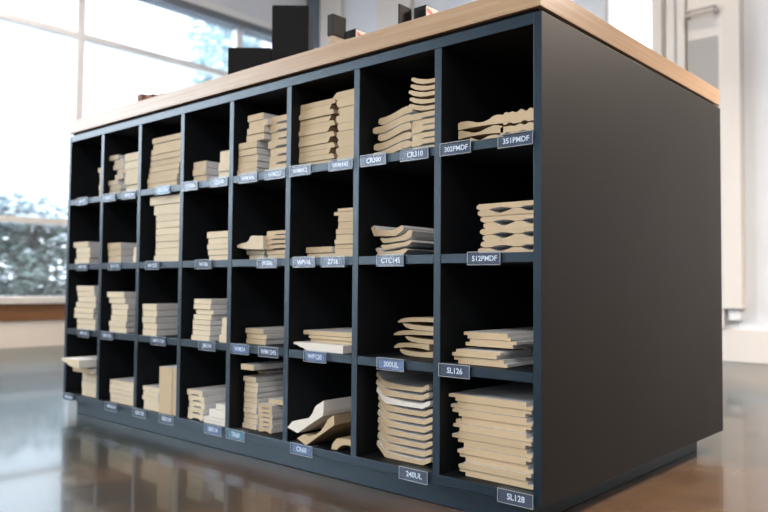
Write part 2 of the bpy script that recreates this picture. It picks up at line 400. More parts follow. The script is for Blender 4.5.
# ------------------------------------------------------------------ board cross-sections (u across 0..1, v up 0..1)
def chamf(w, t, c=.0013):
    return [(c, 0), (w - c, 0), (w, c), (w, t - c), (w - c, t), (c, t), (0, t - c), (0, c)]
def band(top, bot):                       # closed outline from an upper and a lower line
    return top + bot[::-1]
def outline(prof, w, t, i):
    n = 14
    S = lambda pts: [(u * w, v * t) for u, v in pts]
    if prof == 'flat': return chamf(w, t - .0010)
    if prof == 'slot': return S([(0.02, 0), (1, 0), (1, .5), (.72, .5), (.72, .58), (1, .58), (1, .97), (.02, .97), (0, .9), (0, .08)])
    if prof == 'groove':                  # relief channel cut in the back
        return S([(.02, 0), (.26, .0), (.36, .26), (.72, .26), (.82, 0), (.98, 0), (1, .08), (1, .85), (.97, .96), (.03, .96), (0, .86), (0, .08)])
    if prof == 'bevel':
        if i % 2: return S([(.01, 0), (.93, 0), (1, .9), (.99, .93), (.02, .93), (0, .9), (0, .08)])
        return S([(.01, 0), (.98, 0), (1, .1), (.955, .88), (.93, .93), (.02, .93), (0, .9), (0, .08)])
    if prof == 'chisel':
        if i == 0: return S([(.08, 0), (1, 0), (1, .96), (.14, .96), (0, .3), (.02, .1)])
        return S([(.07, 0), (1, 0), (1, .97), (.05, .97), (0, .75), (0, .45)])
    if prof == 'ship':                    # rebated long edges, every other board turned over
        a = [(.0, .5), (.085, .5), (.085, .03), (.985, .03), (1, .1), (1, .46), (.93, .46), (.93, .97), (.015, .97), (0, .9)]
        if i % 2: a = [(u, 1 - v) for u, v in a]
        return S(a)
    if prof == 'wedge':
        return S([(.0, .72), (.22, .42), (.30, .44), (.40, .16), (.5, .12), (.62, 0), (1, 0), (1, .98), (.0, .98)])
    if prof == 'dish':                    # shallow channel, nests on the one below
        bt = [(0, 1.45), (.16, .06), (.2, 0), (.86, 0), (1, .62)]
        tp = [(.015, 2.0), (.06, 1.62), (.12, 1.12), (.2, .86), (.34, .72), (.55, .58), (.78, .56), (.88, .70), (.95, 1.02), (.99, 1.08)]
        return S(band(tp, bt))
    if prof == 'tray':
        bt = [(0, 1.0), (.09, .06), (.12, 0), (.66, 0), (.72, .05), (1, .95)]
        tp = [(.03, 1.5), (.07, 1.52), (.15, .78), (.21, .62), (.6, .62), (.66, .68), (.86, 1.45), (.9, 1.5), (.985, 1.25)]
        return S(band(tp, bt))
    if prof == 'scoop':
        bt = [(0, 1.05), (.14, .5), (.34, .14), (.55, .02), (1, 0)]
        tp = [(.02, 1.42), (.1, 1.36), (.2, 1.10), (.34, .86), (.5, .64), (.78, .60), (1, .82)]
        return S(band(tp, bt))
    if prof == 'wave':
        tp, bt = [], []
        for k in range(n + 1):
            u = k / n; c = .62 * math.sin((u - .42) * 3.6) * (.35 + .65 * u) + .1
            th = .80 if .06 < u < .96 else .5
            tp.append((u, c + th / 2 + .35)); bt.append((u, c - th / 2 + .35))
        m = min(v for _, v in bt)
        return S([(u, v - m if False else v - m) for u, v in band(tp, bt)])
    if prof == 'lens':                    # half-rounds laid face to face in pairs
        up = [(0, .22), (.05, .55), (.13, .80), (.26, .93), (.5, .97), (1, .97)]
        lo = [(0, .04), (.03, .02), (.15, .16), (.35, .30), (.6, .34), (.8, .26), (1, .05)]
        if i % 2 == 0: return S(band(up, lo))
        return S(band([(u, .99 - v * .9) for u, v in lo], [(u, .98 - v) for u, v in up]))
    if prof == 'ogee':
        tp, bt = [], []
        for k in range(n + 1):
            u = k / n
            tp.append((u, .70 + .20 * math.sin(u * 9 + i) + (.12 if u > .75 else 0) + (.1 if u < .08 else 0)))
            bt.append((u, .05 + .16 * math.sin(u * PI) * (1 if i % 2 else .5)))
        return S(band(tp, bt))
    if prof == 'ornate':
        tp, bt = [], []
        for k in range(25):
            u = k / 24
            tp.append((u, .74 + .13 * abs(math.sin(u * 10.5)) + .10 * (u > .8) + .06 * math.sin(u * 30)))
            bt.append((u, .02 + (.10 if int(u * 8) % 3 == 1 else 0)))
        return S(band(tp, bt))
    if prof == 'casepair':                # profiled faces turned toward each other in pairs
        if i % 2:                         # lower board of the pair, face up
            return S([(.0, .3), (.04, 0), (1, 0), (1, .5), (.9, .62), (.82, .40), (.75, .50), (.67, .96), (.56, .98), (.46, .62), (.36, .36), (.27, .5), (.19, .98), (.05, .98), (0, .75)])
        return S([(.04, .97), (0, .7), (0, .3), (.05, .02), (.19, .02), (.27, .24), (.37, .34), (.48, .2), (.56, .02), (.67, .04), (.75, .30), (.82, .24), (.9, .40), (1, .3), (1, .97)])
    if prof == 'carved':
        pts = [(0, .70), (.08, .60), (.14, .36), (.20, .30), (.26, .06), (.32, 0), (1, 0), (1, .97), (.02, .97), (0, .92)]
        return S(pts)
    return chamf(w, t)

def board_mesh(pts, ln, tilt, mats):
    """extrude a cross-section (x, z) along y; ends use material 0, the long faces 1"""
    bm = bmesh.new()
    cs, sn = math.cos(tilt), math.sin(tilt)
    xs = [p[0] for p in pts]; xc = (min(xs) + max(xs)) / 2
    f, b = [], []
    for x, z in pts:
        xr, zr = (x - xc) * cs + z * sn, -(x - xc) * sn + z * cs
        f.append(bm.verts.new((xr, 0, zr))); b.append(bm.verts.new((xr, ln, zr)))
    bm.faces.new(f).material_index = 0; bm.faces.new(b[::-1]).material_index = 0
    n = len(pts)
    for i in range(n):
        q = bm.faces.new((f[i], b[i], b[(i + 1) % n], f[(i + 1) % n])); q.material_index = 1
    return bm, xc

def cubby(row, col): return '%s row, %s cubby from left' % (ROWS[4 - row], COLS[col - 1])

def place_stack(s):
    row, col, n = s['row'], s['col'], len(s['b'])
    long_m = M['primer'] if s['prof'] in ('flat', 'ship', 'tray', 'dish', 'carved', 'wave', 'casepair', 'groove', 'wedge') else M['tanside']
    rr = random.Random(row * 100 + col * 7 + n)
    for i, (x0, x1, z0, z1, y, tilt) in enumerate(s['b']):
        w, t = x1 - x0, z1 - z0
        pts = outline(s['prof'], w, t, i)
        ln = s['ln'] + rr.uniform(-.03, .03)
        bm, xc = board_mesh(pts, ln, math.radians(tilt), None)
        o = link('sample_board', bm, [M[s.get('over', {}).get(str(i), s['mat'])], long_m])
        jy = rr.uniform(0, .005) if n > 1 else 0
        o.location = (x0 + xc, y + jy, z0 + .0002)
        look, side, shape = s['look'], s['side'], s['shape']
        where = cubby(row, col)
        if n == 1:
            lab = '%s, %s in the %s' % (look, side, where) if side else '%s in the %s' % (look, where)
        else:
            k = ORD[i] if i < n - 1 else 'lowest'
            lab = '%s %s of the %s%s, %s' % (k, look, (side + ' ') if side else '', 'stack' if shape == 'stack' else ('jumble' if shape == 'jumble' else 'steps'), where)
        tag(o, lab, 'moulding', 'sample boards in the ' + where)

def place_poly(s):
    zs = shelf_z(4 - s['row'])
    pts = s['poly']; zmin = min(p[1] for p in pts)
    dz = max(0, zs + .0006 - zmin)
    if s['side'] in ('lower', 'middle'): dz = zs + .0006 - zmin
    bm, xc = board_mesh([(x, z + dz - zmin) for x, z in pts], s['ln'], 0, None)
    o = link('crown_sample_board', bm, [M[s['mat']], M['primer'] if s['mat'] == 'white' or s['row'] == 2 else M['tanside']])
    o.location = (xc, s['y'], zmin)
    tag(o, '%s, %s row, %s cubby from left' % (s['look'], ROWS[4 - s['row']], COLS[s['col'] - 1]), 'moulding', 'sample boards in the ' + cubby(s['row'], s['col']))

# samples on the shelves: outline x0, x1, z0, z1, front y, tilt, from the top of each stack down
STACKS = [
    {'row': 1, 'col': 1, 'side': '', 'prof': 'flat', 'look': 'narrow cream strip', 'ln': 0.3, 'mat': 'mdf', 'b': [[0.153, 0.1985, 0.7086, 0.7225, 0.012, 0], [0.1626, 0.1985, 0.6905, 0.7086, 0.012, 0], [0.1634, 0.1985, 0.6723, 0.6905, 0.012, 0], [0.1643, 0.1985, 0.6542, 0.6723, 0.012, 0], [0.1651, 0.1985, 0.6361, 0.6542, 0.012, 0]], 'shape': 'stack'},
    {'row': 1, 'col': 2, 'side': 'left', 'prof': 'flat', 'look': 'small blocky tan offcut', 'ln': 0.3, 'mat': 'shade', 'b': [[0.2183, 0.2657, 0.7358, 0.7501, 0.012, 0], [0.2442, 0.2882, 0.7216, 0.7358, 0.012, 0], [0.2392, 0.2942, 0.7073, 0.7216, 0.012, 0], [0.2621, 0.3056, 0.6931, 0.7073, 0.012, 0], [0.2516, 0.2954, 0.6788, 0.6931, 0.012, 0], [0.2169, 0.2688, 0.6646, 0.6788, 0.012, 0], [0.2249, 0.2858, 0.6504, 0.6646, 0.012, 0], [0.2199, 0.281, 0.6361, 0.6504, 0.012, 0]], 'shape': 'jumble'},
    {'row': 1, 'col': 2, 'side': 'right', 'prof': 'flat', 'look': 'smooth cream flat board', 'ln': 0.3, 'mat': 'pale', 'b': [[0.3068, 0.3985, 0.7234, 0.7453, 0.012, 0], [0.3051, 0.3985, 0.7016, 0.7234, 0.012, 0], [0.3087, 0.3985, 0.6798, 0.7016, 0.012, 0], [0.3096, 0.3985, 0.6579, 0.6798, 0.012, 0], [0.3105, 0.3985, 0.6361, 0.6579, 0.012, 0]], 'shape': 'stack'},
    {'row': 1, 'col': 3, 'side': '', 'prof': 'flat', 'look': 'tan flat board', 'ln': 0.3, 'mat': 'mdf', 'b': [[0.4465, 0.5985, 0.7559, 0.7709, 0.012, 0], [0.447, 0.5985, 0.741, 0.7559, 0.012, 0], [0.4452, 0.5985, 0.726, 0.741, 0.012, 0], [0.4408, 0.5985, 0.711, 0.726, 0.012, 0], [0.4365, 0.5985, 0.696, 0.711, 0.012, 0], [0.4321, 0.571, 0.6811, 0.696, 0.012, 0], [0.4277, 0.5692, 0.6661, 0.6811, 0.012, 0], [0.4258, 0.5652, 0.6511, 0.6661, 0.012, 0], [0.4264, 0.5635, 0.6361, 0.6511, 0.012, 0]], 'shape': 'stack'},
    {'row': 1, 'col': 4, 'side': 'left', 'prof': 'flat', 'look': 'tan square-edged block', 'ln': 0.3, 'mat': 'mdf', 'b': [[0.634, 0.6874, 0.6713, 0.6888, 0.012, 0], [0.6345, 0.688, 0.6537, 0.6713, 0.012, 0], [0.6351, 0.6885, 0.6361, 0.6537, 0.012, 0]], 'shape': 'stack'},
    {'row': 1, 'col': 4, 'side': 'right', 'prof': 'flat', 'look': 'pale thick block', 'ln': 0.3, 'mat': 'pale', 'b': [[0.7429, 0.7985, 0.6765, 0.7041, 0.012, 0], [0.7405, 0.7985, 0.6552, 0.6765, 0.012, 0], [0.7383, 0.7985, 0.6361, 0.6552, 0.012, 0]], 'shape': 'stack'},
    {'row': 1, 'col': 5, 'side': 'left', 'prof': 'flat', 'look': 'tan flat moulding', 'ln': 0.3, 'mat': 'mdf', 'b': [[0.8535, 0.9088, 0.7577, 0.7729, 0.008, 0], [0.8575, 0.923, 0.7425, 0.7577, 0.008, 0], [0.8542, 0.9147, 0.7273, 0.7425, 0.008, 0], [0.8491, 0.9116, 0.7121, 0.7273, 0.008, 0], [0.8237, 0.8891, 0.6969, 0.7121, 0.008, 0], [0.8222, 0.8877, 0.6817, 0.6969, 0.008, 0], [0.8189, 0.888, 0.6665, 0.6817, 0.008, 0], [0.8192, 0.8866, 0.6513, 0.6665, 0.008, 0], [0.8178, 0.8852, 0.6361, 0.6513, 0.008, 0]], 'shape': 'stack'},
    {'row': 1, 'col': 5, 'side': 'right', 'prof': 'groove', 'look': 'tan grooved moulding', 'ln': 0.3, 'mat': 'mdf', 'b': [[0.9136, 0.9985, 0.7438, 0.7618, 0.02, 0], [0.9157, 0.9985, 0.7259, 0.7438, 0.02, 0], [0.9196, 0.9985, 0.7079, 0.7259, 0.02, 0], [0.9148, 0.9985, 0.69, 0.7079, 0.02, 0], [0.9204, 0.9985, 0.672, 0.69, 0.02, 0], [0.9173, 0.9985, 0.6541, 0.672, 0.02, 0], [0.9177, 0.9985, 0.6361, 0.6541, 0.02, 0]], 'shape': 'stack'},
    {'row': 1, 'col': 6, 'side': 'left', 'prof': 'bevel', 'look': 'tan sloped-edge casing', 'ln': 0.3, 'mat': 'mdf', 'b': [[1.0169, 1.1235, 0.7627, 0.7742, 0.02, 0], [1.0169, 1.112, 0.7512, 0.7627, 0.02, 0], [1.0169, 1.1239, 0.7397, 0.7512, 0.02, 0], [1.0169, 1.1123, 0.7282, 0.7397, 0.02, 0], [1.0169, 1.1243, 0.7166, 0.7282, 0.02, 0], [1.0169, 1.1127, 0.7051, 0.7166, 0.02, 0], [1.0169, 1.1246, 0.6936, 0.7051, 0.02, 0], [1.0169, 1.1131, 0.6821, 0.6936, 0.02, 0], [1.0169, 1.125, 0.6706, 0.6821, 0.02, 0], [1.0169, 1.1134, 0.6591, 0.6706, 0.02, 0], [1.0169, 1.1253, 0.6476, 0.6591, 0.02, 0], [1.0169, 1.1138, 0.6361, 0.6476, 0.02, 0]], 'shape': 'stack'},
    {'row': 1, 'col': 6, 'side': 'right', 'prof': 'chisel', 'look': 'tan pointed-edge casing', 'ln': 0.3, 'mat': 'mdf', 'b': [[1.1126, 1.1985, 0.7678, 0.7843, 0.022, 0], [1.126, 1.1985, 0.7513, 0.7678, 0.022, 0], [1.1292, 1.1985, 0.7349, 0.7513, 0.022, 0], [1.1251, 1.1985, 0.7184, 0.7349, 0.022, 0], [1.1297, 1.1985, 0.702, 0.7184, 0.022, 0], [1.1256, 1.1985, 0.6855, 0.702, 0.022, 0], [1.1302, 1.1985, 0.669, 0.6855, 0.022, 0], [1.1261, 1.1985, 0.6526, 0.669, 0.022, 0], [1.1307, 1.1985, 0.6361, 0.6526, 0.022, 0]], 'shape': 'stack'},
    {'row': 1, 'col': 7, 'side': 'left', 'prof': 'wave', 'look': 'curved tan crown moulding', 'ln': 0.3, 'mat': 'mdf', 'b': [[1.2343, 1.3207, 0.7026, 0.7193, 0.03, 0], [1.2198, 1.3209, 0.686, 0.7026, 0.03, 0], [1.2373, 1.321, 0.6694, 0.686, 0.03, 0], [1.2229, 1.3187, 0.6527, 0.6694, 0.03, 0], [1.2204, 1.3189, 0.6361, 0.6527, 0.03, 0]], 'shape': 'stack'},
    {'row': 1, 'col': 7, 'side': 'lower right', 'prof': 'groove', 'look': 'tan grooved casing', 'ln': 0.3, 'mat': 'mdf', 'b': [[1.3208, 1.3985, 0.6987, 0.7113, 0.03, 0], [1.3209, 1.3985, 0.6862, 0.6987, 0.03, 0], [1.321, 1.3985, 0.6737, 0.6862, 0.03, 0], [1.3211, 1.3985, 0.6612, 0.6737, 0.03, 0], [1.3212, 1.3985, 0.6486, 0.6612, 0.03, 0], [1.3213, 1.3985, 0.6361, 0.6486, 0.03, 0]], 'shape': 'stack'},
    {'row': 1, 'col': 7, 'side': 'upper right', 'prof': 'scoop', 'look': 'curled-edge tan casing', 'ln': 0.3, 'mat': 'mdf', 'b': [[1.3165, 1.3985, 0.7636, 0.7761, 0.03, 0], [1.3154, 1.3985, 0.7512, 0.7636, 0.03, 0], [1.3143, 1.3985, 0.7387, 0.7512, 0.03, 0], [1.3132, 1.3985, 0.7263, 0.7387, 0.03, 0], [1.3121, 1.3985, 0.7139, 0.7263, 0.03, 0]], 'shape': 'stack'},
    {'row': 1, 'col': 8, 'side': 'left', 'prof': 'ogee', 'look': 'carved tan moulding', 'ln': 0.3, 'mat': 'mdf', 'b': [[1.4277, 1.5221, 0.6659, 0.6823, 0.03, 0], [1.4278, 1.5221, 0.6495, 0.6659, 0.03, 0], [1.456, 1.5241, 0.6361, 0.6495, 0.03, 0]], 'shape': 'stack'},
    {'row': 1, 'col': 8, 'side': 'right', 'prof': 'ornate', 'look': 'scalloped tan casing', 'ln': 0.3, 'mat': 'mdf', 'b': [[1.5221, 1.5985, 0.6627, 0.6876, 0.03, 0], [1.5161, 1.5985, 0.6477, 0.6627, 0.03, 0], [1.5181, 1.5985, 0.6361, 0.6477, 0.06, 0]], 'shape': 'stack'},
    {'row': 2, 'col': 1, 'side': '', 'prof': 'flat', 'look': 'cream flat board', 'ln': 0.3, 'mat': 'pale', 'b': [[0.024, 0.1153, 0.4936, 0.5101, 0.006, 0], [0.042, 0.1252, 0.4772, 0.4936, 0.006, 0], [0.046, 0.129, 0.4607, 0.4772, 0.006, 0], [0.0405, 0.1268, 0.4442, 0.4607, 0.006, 0]], 'shape': 'stack'},
    {'row': 2, 'col': 2, 'side': 'left', 'prof': 'flat', 'look': 'square-edged tan block', 'ln': 0.3, 'mat': 'mdf', 'b': [[0.2228, 0.2956, 0.4827, 0.5019, 0.012, 0], [0.2265, 0.2964, 0.4634, 0.4827, 0.012, 0], [0.2285, 0.2973, 0.4442, 0.4634, 0.012, 0]], 'shape': 'stack'},
    {'row': 2, 'col': 2, 'side': 'right', 'prof': 'flat', 'look': 'thin cream strip', 'ln': 0.3, 'mat': 'pale', 'b': [[0.3602, 0.3985, 0.4653, 0.4863, 0.012, 0], [0.359, 0.3985, 0.4442, 0.4653, 0.012, 0]], 'shape': 'stack'},
    {'row': 2, 'col': 3, 'side': '', 'prof': 'flat', 'look': 'cream flat board', 'ln': 0.3, 'mat': 'pale', 'b': [[0.4402, 0.5985, 0.5935, 0.6154, 0.012, 0], [0.4568, 0.5985, 0.5671, 0.5935, 0.012, 0], [0.4687, 0.5985, 0.5496, 0.5671, 0.012, 0], [0.4708, 0.5985, 0.532, 0.5496, 0.012, 0], [0.4676, 0.5985, 0.5145, 0.532, 0.012, 0], [0.4697, 0.5985, 0.4969, 0.5145, 0.012, 0], [0.4675, 0.5985, 0.4794, 0.4969, 0.012, 0], [0.4686, 0.5985, 0.4618, 0.4794, 0.012, 0], [0.4678, 0.5985, 0.4442, 0.4618, 0.012, 0]], 'shape': 'stack'},
    {'row': 2, 'col': 4, 'side': '', 'prof': 'flat', 'look': 'cream flat board', 'ln': 0.3, 'mat': 'pale', 'b': [[0.6967, 0.7985, 0.4978, 0.514, 0.012, 0], [0.7013, 0.7985, 0.4842, 0.4978, 0.012, 0], [0.7009, 0.7985, 0.4707, 0.4842, 0.012, 0], [0.7045, 0.7985, 0.4571, 0.4707, 0.012, 0], [0.7065, 0.7985, 0.4442, 0.4571, 0.012, 0]], 'shape': 'stack'},
    {'row': 2, 'col': 5, 'side': 'left', 'look': 'curved crown moulding with cream face', 'ln': 0.22, 'mat': 'pale', 'poly': [[0.8169, 0.4728], [0.8169, 0.4781], [0.8308, 0.4813], [0.8509, 0.4836], [0.8599, 0.4886], [0.8644, 0.4963], [0.8704, 0.4981], [0.9093, 0.4962], [0.91, 0.4662], [0.8495, 0.468]], 'y': 0.014},
    {'row': 2, 'col': 5, 'side': 'lower left', 'prof': 'flat', 'look': 'pale flat offcut', 'ln': 0.3, 'mat': 'pale', 'b': [[0.8254, 0.8904, 0.4559, 0.4675, 0.03, 0], [0.8367, 0.8907, 0.4442, 0.4559, 0.03, 0]], 'shape': 'stack'},
    {'row': 2, 'col': 5, 'side': 'right', 'prof': 'groove', 'look': 'tan grooved casing', 'ln': 0.3, 'mat': 'mdf', 'b': [[0.9105, 0.9985, 0.4966, 0.507, 0.02, 0], [0.9003, 0.9985, 0.4863, 0.4966, 0.02, 0], [0.8988, 0.9985, 0.4759, 0.4863, 0.02, 0], [0.9007, 0.9985, 0.4656, 0.4759, 0.02, 0]], 'shape': 'stack'},
    {'row': 2, 'col': 5, 'side': 'lower right', 'prof': 'flat', 'look': 'tan flat piece', 'ln': 0.3, 'mat': 'mdf', 'b': [[0.9053, 0.9985, 0.4549, 0.4655, 0.025, 0], [0.909, 0.9985, 0.4442, 0.4549, 0.025, 0]], 'shape': 'stack'},
    {'row': 2, 'col': 6, 'side': 'right', 'prof': 'slot', 'look': 'tan flat board', 'ln': 0.3, 'mat': 'mdf', 'b': [[1.1256, 1.1985, 0.5382, 0.5445, 0.03, 0], [1.1141, 1.1985, 0.531, 0.5382, 0.03, 0], [1.1287, 1.1985, 0.5239, 0.531, 0.03, 0], [1.1288, 1.1985, 0.5168, 0.5239, 0.03, 0], [1.129, 1.1985, 0.5098, 0.5168, 0.03, 0], [1.1291, 1.1985, 0.5027, 0.5098, 0.03, 0], [1.1234, 1.1985, 0.4918, 0.5027, 0.03, 0], [1.1221, 1.1985, 0.481, 0.4918, 0.03, 0], [1.1193, 1.1985, 0.4719, 0.481, 0.03, 0], [1.118, 1.1985, 0.4629, 0.4719, 0.03, 0], [1.1161, 1.1985, 0.4538, 0.4629, 0.03, 0]], 'shape': 'stack'},
    {'row': 2, 'col': 6, 'side': 'left', 'prof': 'flat', 'look': 'tan square-edged strip', 'ln': 0.3, 'mat': 'mdf', 'b': [[1.0279, 1.1071, 0.4558, 0.4688, 0.035, 0]], 'shape': 'stack'},
    {'row': 2, 'col': 6, 'side': 'lower', 'prof': 'flat', 'look': 'wide tan board', 'ln': 0.3, 'mat': 'mdf', 'b': [[1.0361, 1.1985, 0.4442, 0.4545, 0.032, 0]], 'shape': 'stack'},
    {'row': 2, 'col': 7, 'side': 'upper', 'look': 'topmost dished pale moulding with grey top face', 'ln': 0.34, 'mat': 'mdf', 'poly': [[1.2208, 0.5011], [1.2282, 0.5052], [1.2354, 0.4965], [1.2793, 0.4942], [1.2993, 0.5023], [1.3055, 0.4969], [1.2994, 0.4905], [1.2832, 0.4826], [1.229, 0.4846]], 'y': 0.03},
    {'row': 2, 'col': 7, 'side': 'upper', 'look': 'second dished pale moulding down, tilted', 'ln': 0.33, 'mat': 'mdf', 'poly': [[1.2412, 0.4786], [1.2451, 0.4811], [1.2516, 0.479], [1.2873, 0.4808], [1.3047, 0.4862], [1.3157, 0.4937], [1.323, 0.4907], [1.3207, 0.4809], [1.3073, 0.4747], [1.2824, 0.4727], [1.2491, 0.4705]], 'y': 0.034},
    {'row': 2, 'col': 7, 'side': 'upper', 'look': 'third dished pale moulding down, tilted', 'ln': 0.33, 'mat': 'mdf', 'poly': [[1.2445, 0.4647], [1.2497, 0.4673], [1.2587, 0.4665], [1.2867, 0.4689], [1.3041, 0.47], [1.3212, 0.4742], [1.3236, 0.47], [1.3139, 0.4643], [1.2892, 0.4616], [1.2537, 0.4567]], 'y': 0.032},
    {'row': 2, 'col': 7, 'side': 'middle', 'look': 'lowest dished pale moulding', 'ln': 0.34, 'mat': 'mdf', 'poly': [[1.2332, 0.4603], [1.2385, 0.4629], [1.2503, 0.4538], [1.2935, 0.4568], [1.3083, 0.4598], [1.3157, 0.457], [1.3059, 0.4497], [1.2911, 0.4462], [1.2426, 0.4472]], 'y': 0.03},
    {'row': 2, 'col': 8, 'side': '', 'prof': 'casepair', 'look': 'profiled tan casing', 'ln': 0.3, 'mat': 'mdf', 'b': [[1.4682, 1.5985, 0.5201, 0.531, 0.03, 0], [1.4714, 1.5985, 0.5093, 0.5201, 0.03, 0], [1.4756, 1.5985, 0.4984, 0.5093, 0.03, 0], [1.4819, 1.5985, 0.4876, 0.4984, 0.03, 0], [1.4757, 1.5985, 0.4768, 0.4876, 0.03, 0], [1.481, 1.5985, 0.4659, 0.4768, 0.03, 0], [1.4779, 1.5985, 0.4551, 0.4659, 0.03, 0], [1.4706, 1.5985, 0.4442, 0.4551, 0.03, 0]], 'shape': 'stack'},
    {'row': 3, 'col': 1, 'side': '', 'prof': 'flat', 'look': 'cream flat board', 'ln': 0.3, 'mat': 'pale', 'b': [[0.0541, 0.1603, 0.3646, 0.3807, 0.006, 0], [0.0581, 0.1611, 0.3486, 0.3646, 0.006, 0], [0.0682, 0.1736, 0.3325, 0.3486, 0.006, 0], [0.0503, 0.1685, 0.3165, 0.3325, 0.006, 0], [0.048, 0.1634, 0.3005, 0.3165, 0.006, 0], [0.0457, 0.1612, 0.2844, 0.3005, 0.006, 0], [0.0559, 0.1679, 0.2684, 0.2844, 0.006, 0], [0.0599, 0.1686, 0.2524, 0.2684, 0.006, 0]], 'shape': 'stack'},
    {'row': 3, 'col': 2, 'side': '', 'prof': 'flat', 'look': 'cream flat board', 'ln': 0.3, 'mat': 'pale', 'b': [[0.2385, 0.3308, 0.3487, 0.3648, 0.006, 0], [0.2476, 0.3342, 0.3327, 0.3487, 0.006, 0], [0.2566, 0.3453, 0.3166, 0.3327, 0.006, 0], [0.2629, 0.346, 0.3005, 0.3166, 0.006, 0], [0.2581, 0.344, 0.2845, 0.3005, 0.006, 0], [0.2505, 0.3421, 0.2684, 0.2845, 0.006, 0], [0.2484, 0.3402, 0.2524, 0.2684, 0.006, 0]], 'shape': 'stack'},
    {'row': 3, 'col': 3, 'side': '', 'prof': 'flat', 'look': 'cream flat board', 'ln': 0.3, 'mat': 'pale', 'b': [[0.4241, 0.4919, 0.3189, 0.3355, 0.006, 0], [0.4257, 0.4925, 0.3023, 0.3189, 0.006, 0], [0.4254, 0.4917, 0.2856, 0.3023, 0.006, 0], [0.4275, 0.4937, 0.269, 0.2856, 0.006, 0], [0.4267, 0.4924, 0.2524, 0.269, 0.006, 0]], 'shape': 'stack'},
    {'row': 3, 'col': 4, 'side': 'left', 'prof': 'flat', 'look': 'cream flat board', 'ln': 0.3, 'mat': 'pale', 'b': [[0.6579, 0.7276, 0.3402, 0.3528, 0.005, 0], [0.6604, 0.7279, 0.3277, 0.3402, 0.005, 0], [0.665, 0.7343, 0.3151, 0.3277, 0.005, 0], [0.6561, 0.7275, 0.3026, 0.3151, 0.005, 0], [0.6553, 0.7271, 0.29, 0.3026, 0.005, 0], [0.6535, 0.7254, 0.2775, 0.29, 0.005, 0], [0.656, 0.7278, 0.2649, 0.2775, 0.005, 0], [0.6522, 0.7262, 0.2524, 0.2649, 0.005, 0]], 'shape': 'stack'},
    {'row': 3, 'col': 4, 'side': 'right', 'prof': 'flat', 'look': 'small white-ended strip', 'ln': 0.3, 'mat': 'pale', 'b': [[0.7734, 0.7985, 0.2917, 0.3113, 0.006, 0], [0.7666, 0.7985, 0.272, 0.2917, 0.006, 0], [0.7602, 0.7985, 0.2524, 0.272, 0.006, 0]], 'shape': 'stack'},
    {'row': 3, 'col': 5, 'side': '', 'prof': 'flat', 'look': 'tan flat moulding', 'ln': 0.3, 'mat': 'mdf', 'b': [[0.8298, 0.8945, 0.2767, 0.2888, 0.03, 0], [0.8323, 0.9017, 0.2645, 0.2767, 0.03, 0], [0.8304, 0.9003, 0.2524, 0.2645, 0.03, 0]], 'shape': 'stack'},
    {'row': 3, 'col': 6, 'side': '', 'prof': 'flat', 'look': 'tan flat moulding', 'ln': 0.3, 'mat': 'mdf', 'b': [[1.0287, 1.1985, 0.2835, 0.2934, 0.03, 0], [1.0445, 1.1985, 0.2761, 0.2835, 0.03, 0], [1.0461, 1.1985, 0.2686, 0.2761, 0.03, 0]], 'shape': 'stack'},
    {'row': 3, 'col': 6, 'side': 'lower', 'prof': 'carved', 'look': 'wide white moulding with carved face', 'ln': 0.3, 'mat': 'white', 'b': [[1.0201, 1.1669, 0.2524, 0.2686, 0.01, 0]], 'shape': 'stack'},
    {'row': 3, 'col': 7, 'side': '', 'prof': 'lens', 'look': 'half-round tan moulding', 'ln': 0.3, 'mat': 'mdf', 'b': [[1.2555, 1.3985, 0.3153, 0.3279, 0.07, 0], [1.271, 1.3985, 0.3027, 0.3153, 0.07, 0], [1.2453, 1.3985, 0.2901, 0.3027, 0.07, 0], [1.2738, 1.3985, 0.2775, 0.2901, 0.07, 0], [1.2456, 1.3332, 0.2649, 0.2775, 0.07, 0], [1.2612, 1.3429, 0.2524, 0.2649, 0.07, 0]], 'shape': 'stack'},
    {'row': 3, 'col': 8, 'side': '', 'prof': 'ship', 'look': 'pale shiplap board', 'ln': 0.3, 'mat': 'mdf', 'b': [[1.4424, 1.5391, 0.2967, 0.3089, 0.032, 0], [1.4456, 1.5488, 0.2839, 0.2967, 0.032, 0], [1.45, 1.5353, 0.2785, 0.2839, 0.09, 0], [1.4263, 1.5256, 0.2657, 0.2785, 0.02, 0], [1.4275, 1.5373, 0.2524, 0.2657, 0.02, 0]], 'shape': 'stack'},
    {'row': 4, 'col': 1, 'side': 'upper', 'prof': 'wedge', 'look': 'wide cream crown board jutting out', 'ln': 0.36, 'mat': 'pale', 'b': [[0.0921, 0.1985, 0.152, 0.1732, -0.05, 0]], 'shape': 'stack'},
    {'row': 4, 'col': 1, 'side': 'middle', 'prof': 'flat', 'look': 'tan sloped moulding', 'ln': 0.3, 'mat': 'mdf', 'b': [[0.0805, 0.197, 0.1312, 0.1467, -0.01, 0]], 'shape': 'stack'},
    {'row': 4, 'col': 1, 'side': 'lower', 'prof': 'flat', 'look': 'cream flat block', 'ln': 0.3, 'mat': 'pale', 'b': [[0.0899, 0.1985, 0.1052, 0.1276, 0.01, 0], [0.0929, 0.1985, 0.0829, 0.1052, 0.01, 0], [0.0922, 0.1985, 0.0605, 0.0829, 0.01, 0]], 'shape': 'stack'},
    {'row': 4, 'col': 2, 'side': '', 'prof': 'flat', 'look': 'cream flat board', 'ln': 0.3, 'mat': 'pale', 'b': [[0.2519, 0.3985, 0.1097, 0.1219, 0.01, 0], [0.2552, 0.3985, 0.0974, 0.1097, 0.01, 0], [0.2569, 0.3985, 0.0851, 0.0974, 0.01, 0], [0.2546, 0.3985, 0.0728, 0.0851, 0.01, 0], [0.2585, 0.3985, 0.0605, 0.0728, 0.01, 0]], 'shape': 'stack'},
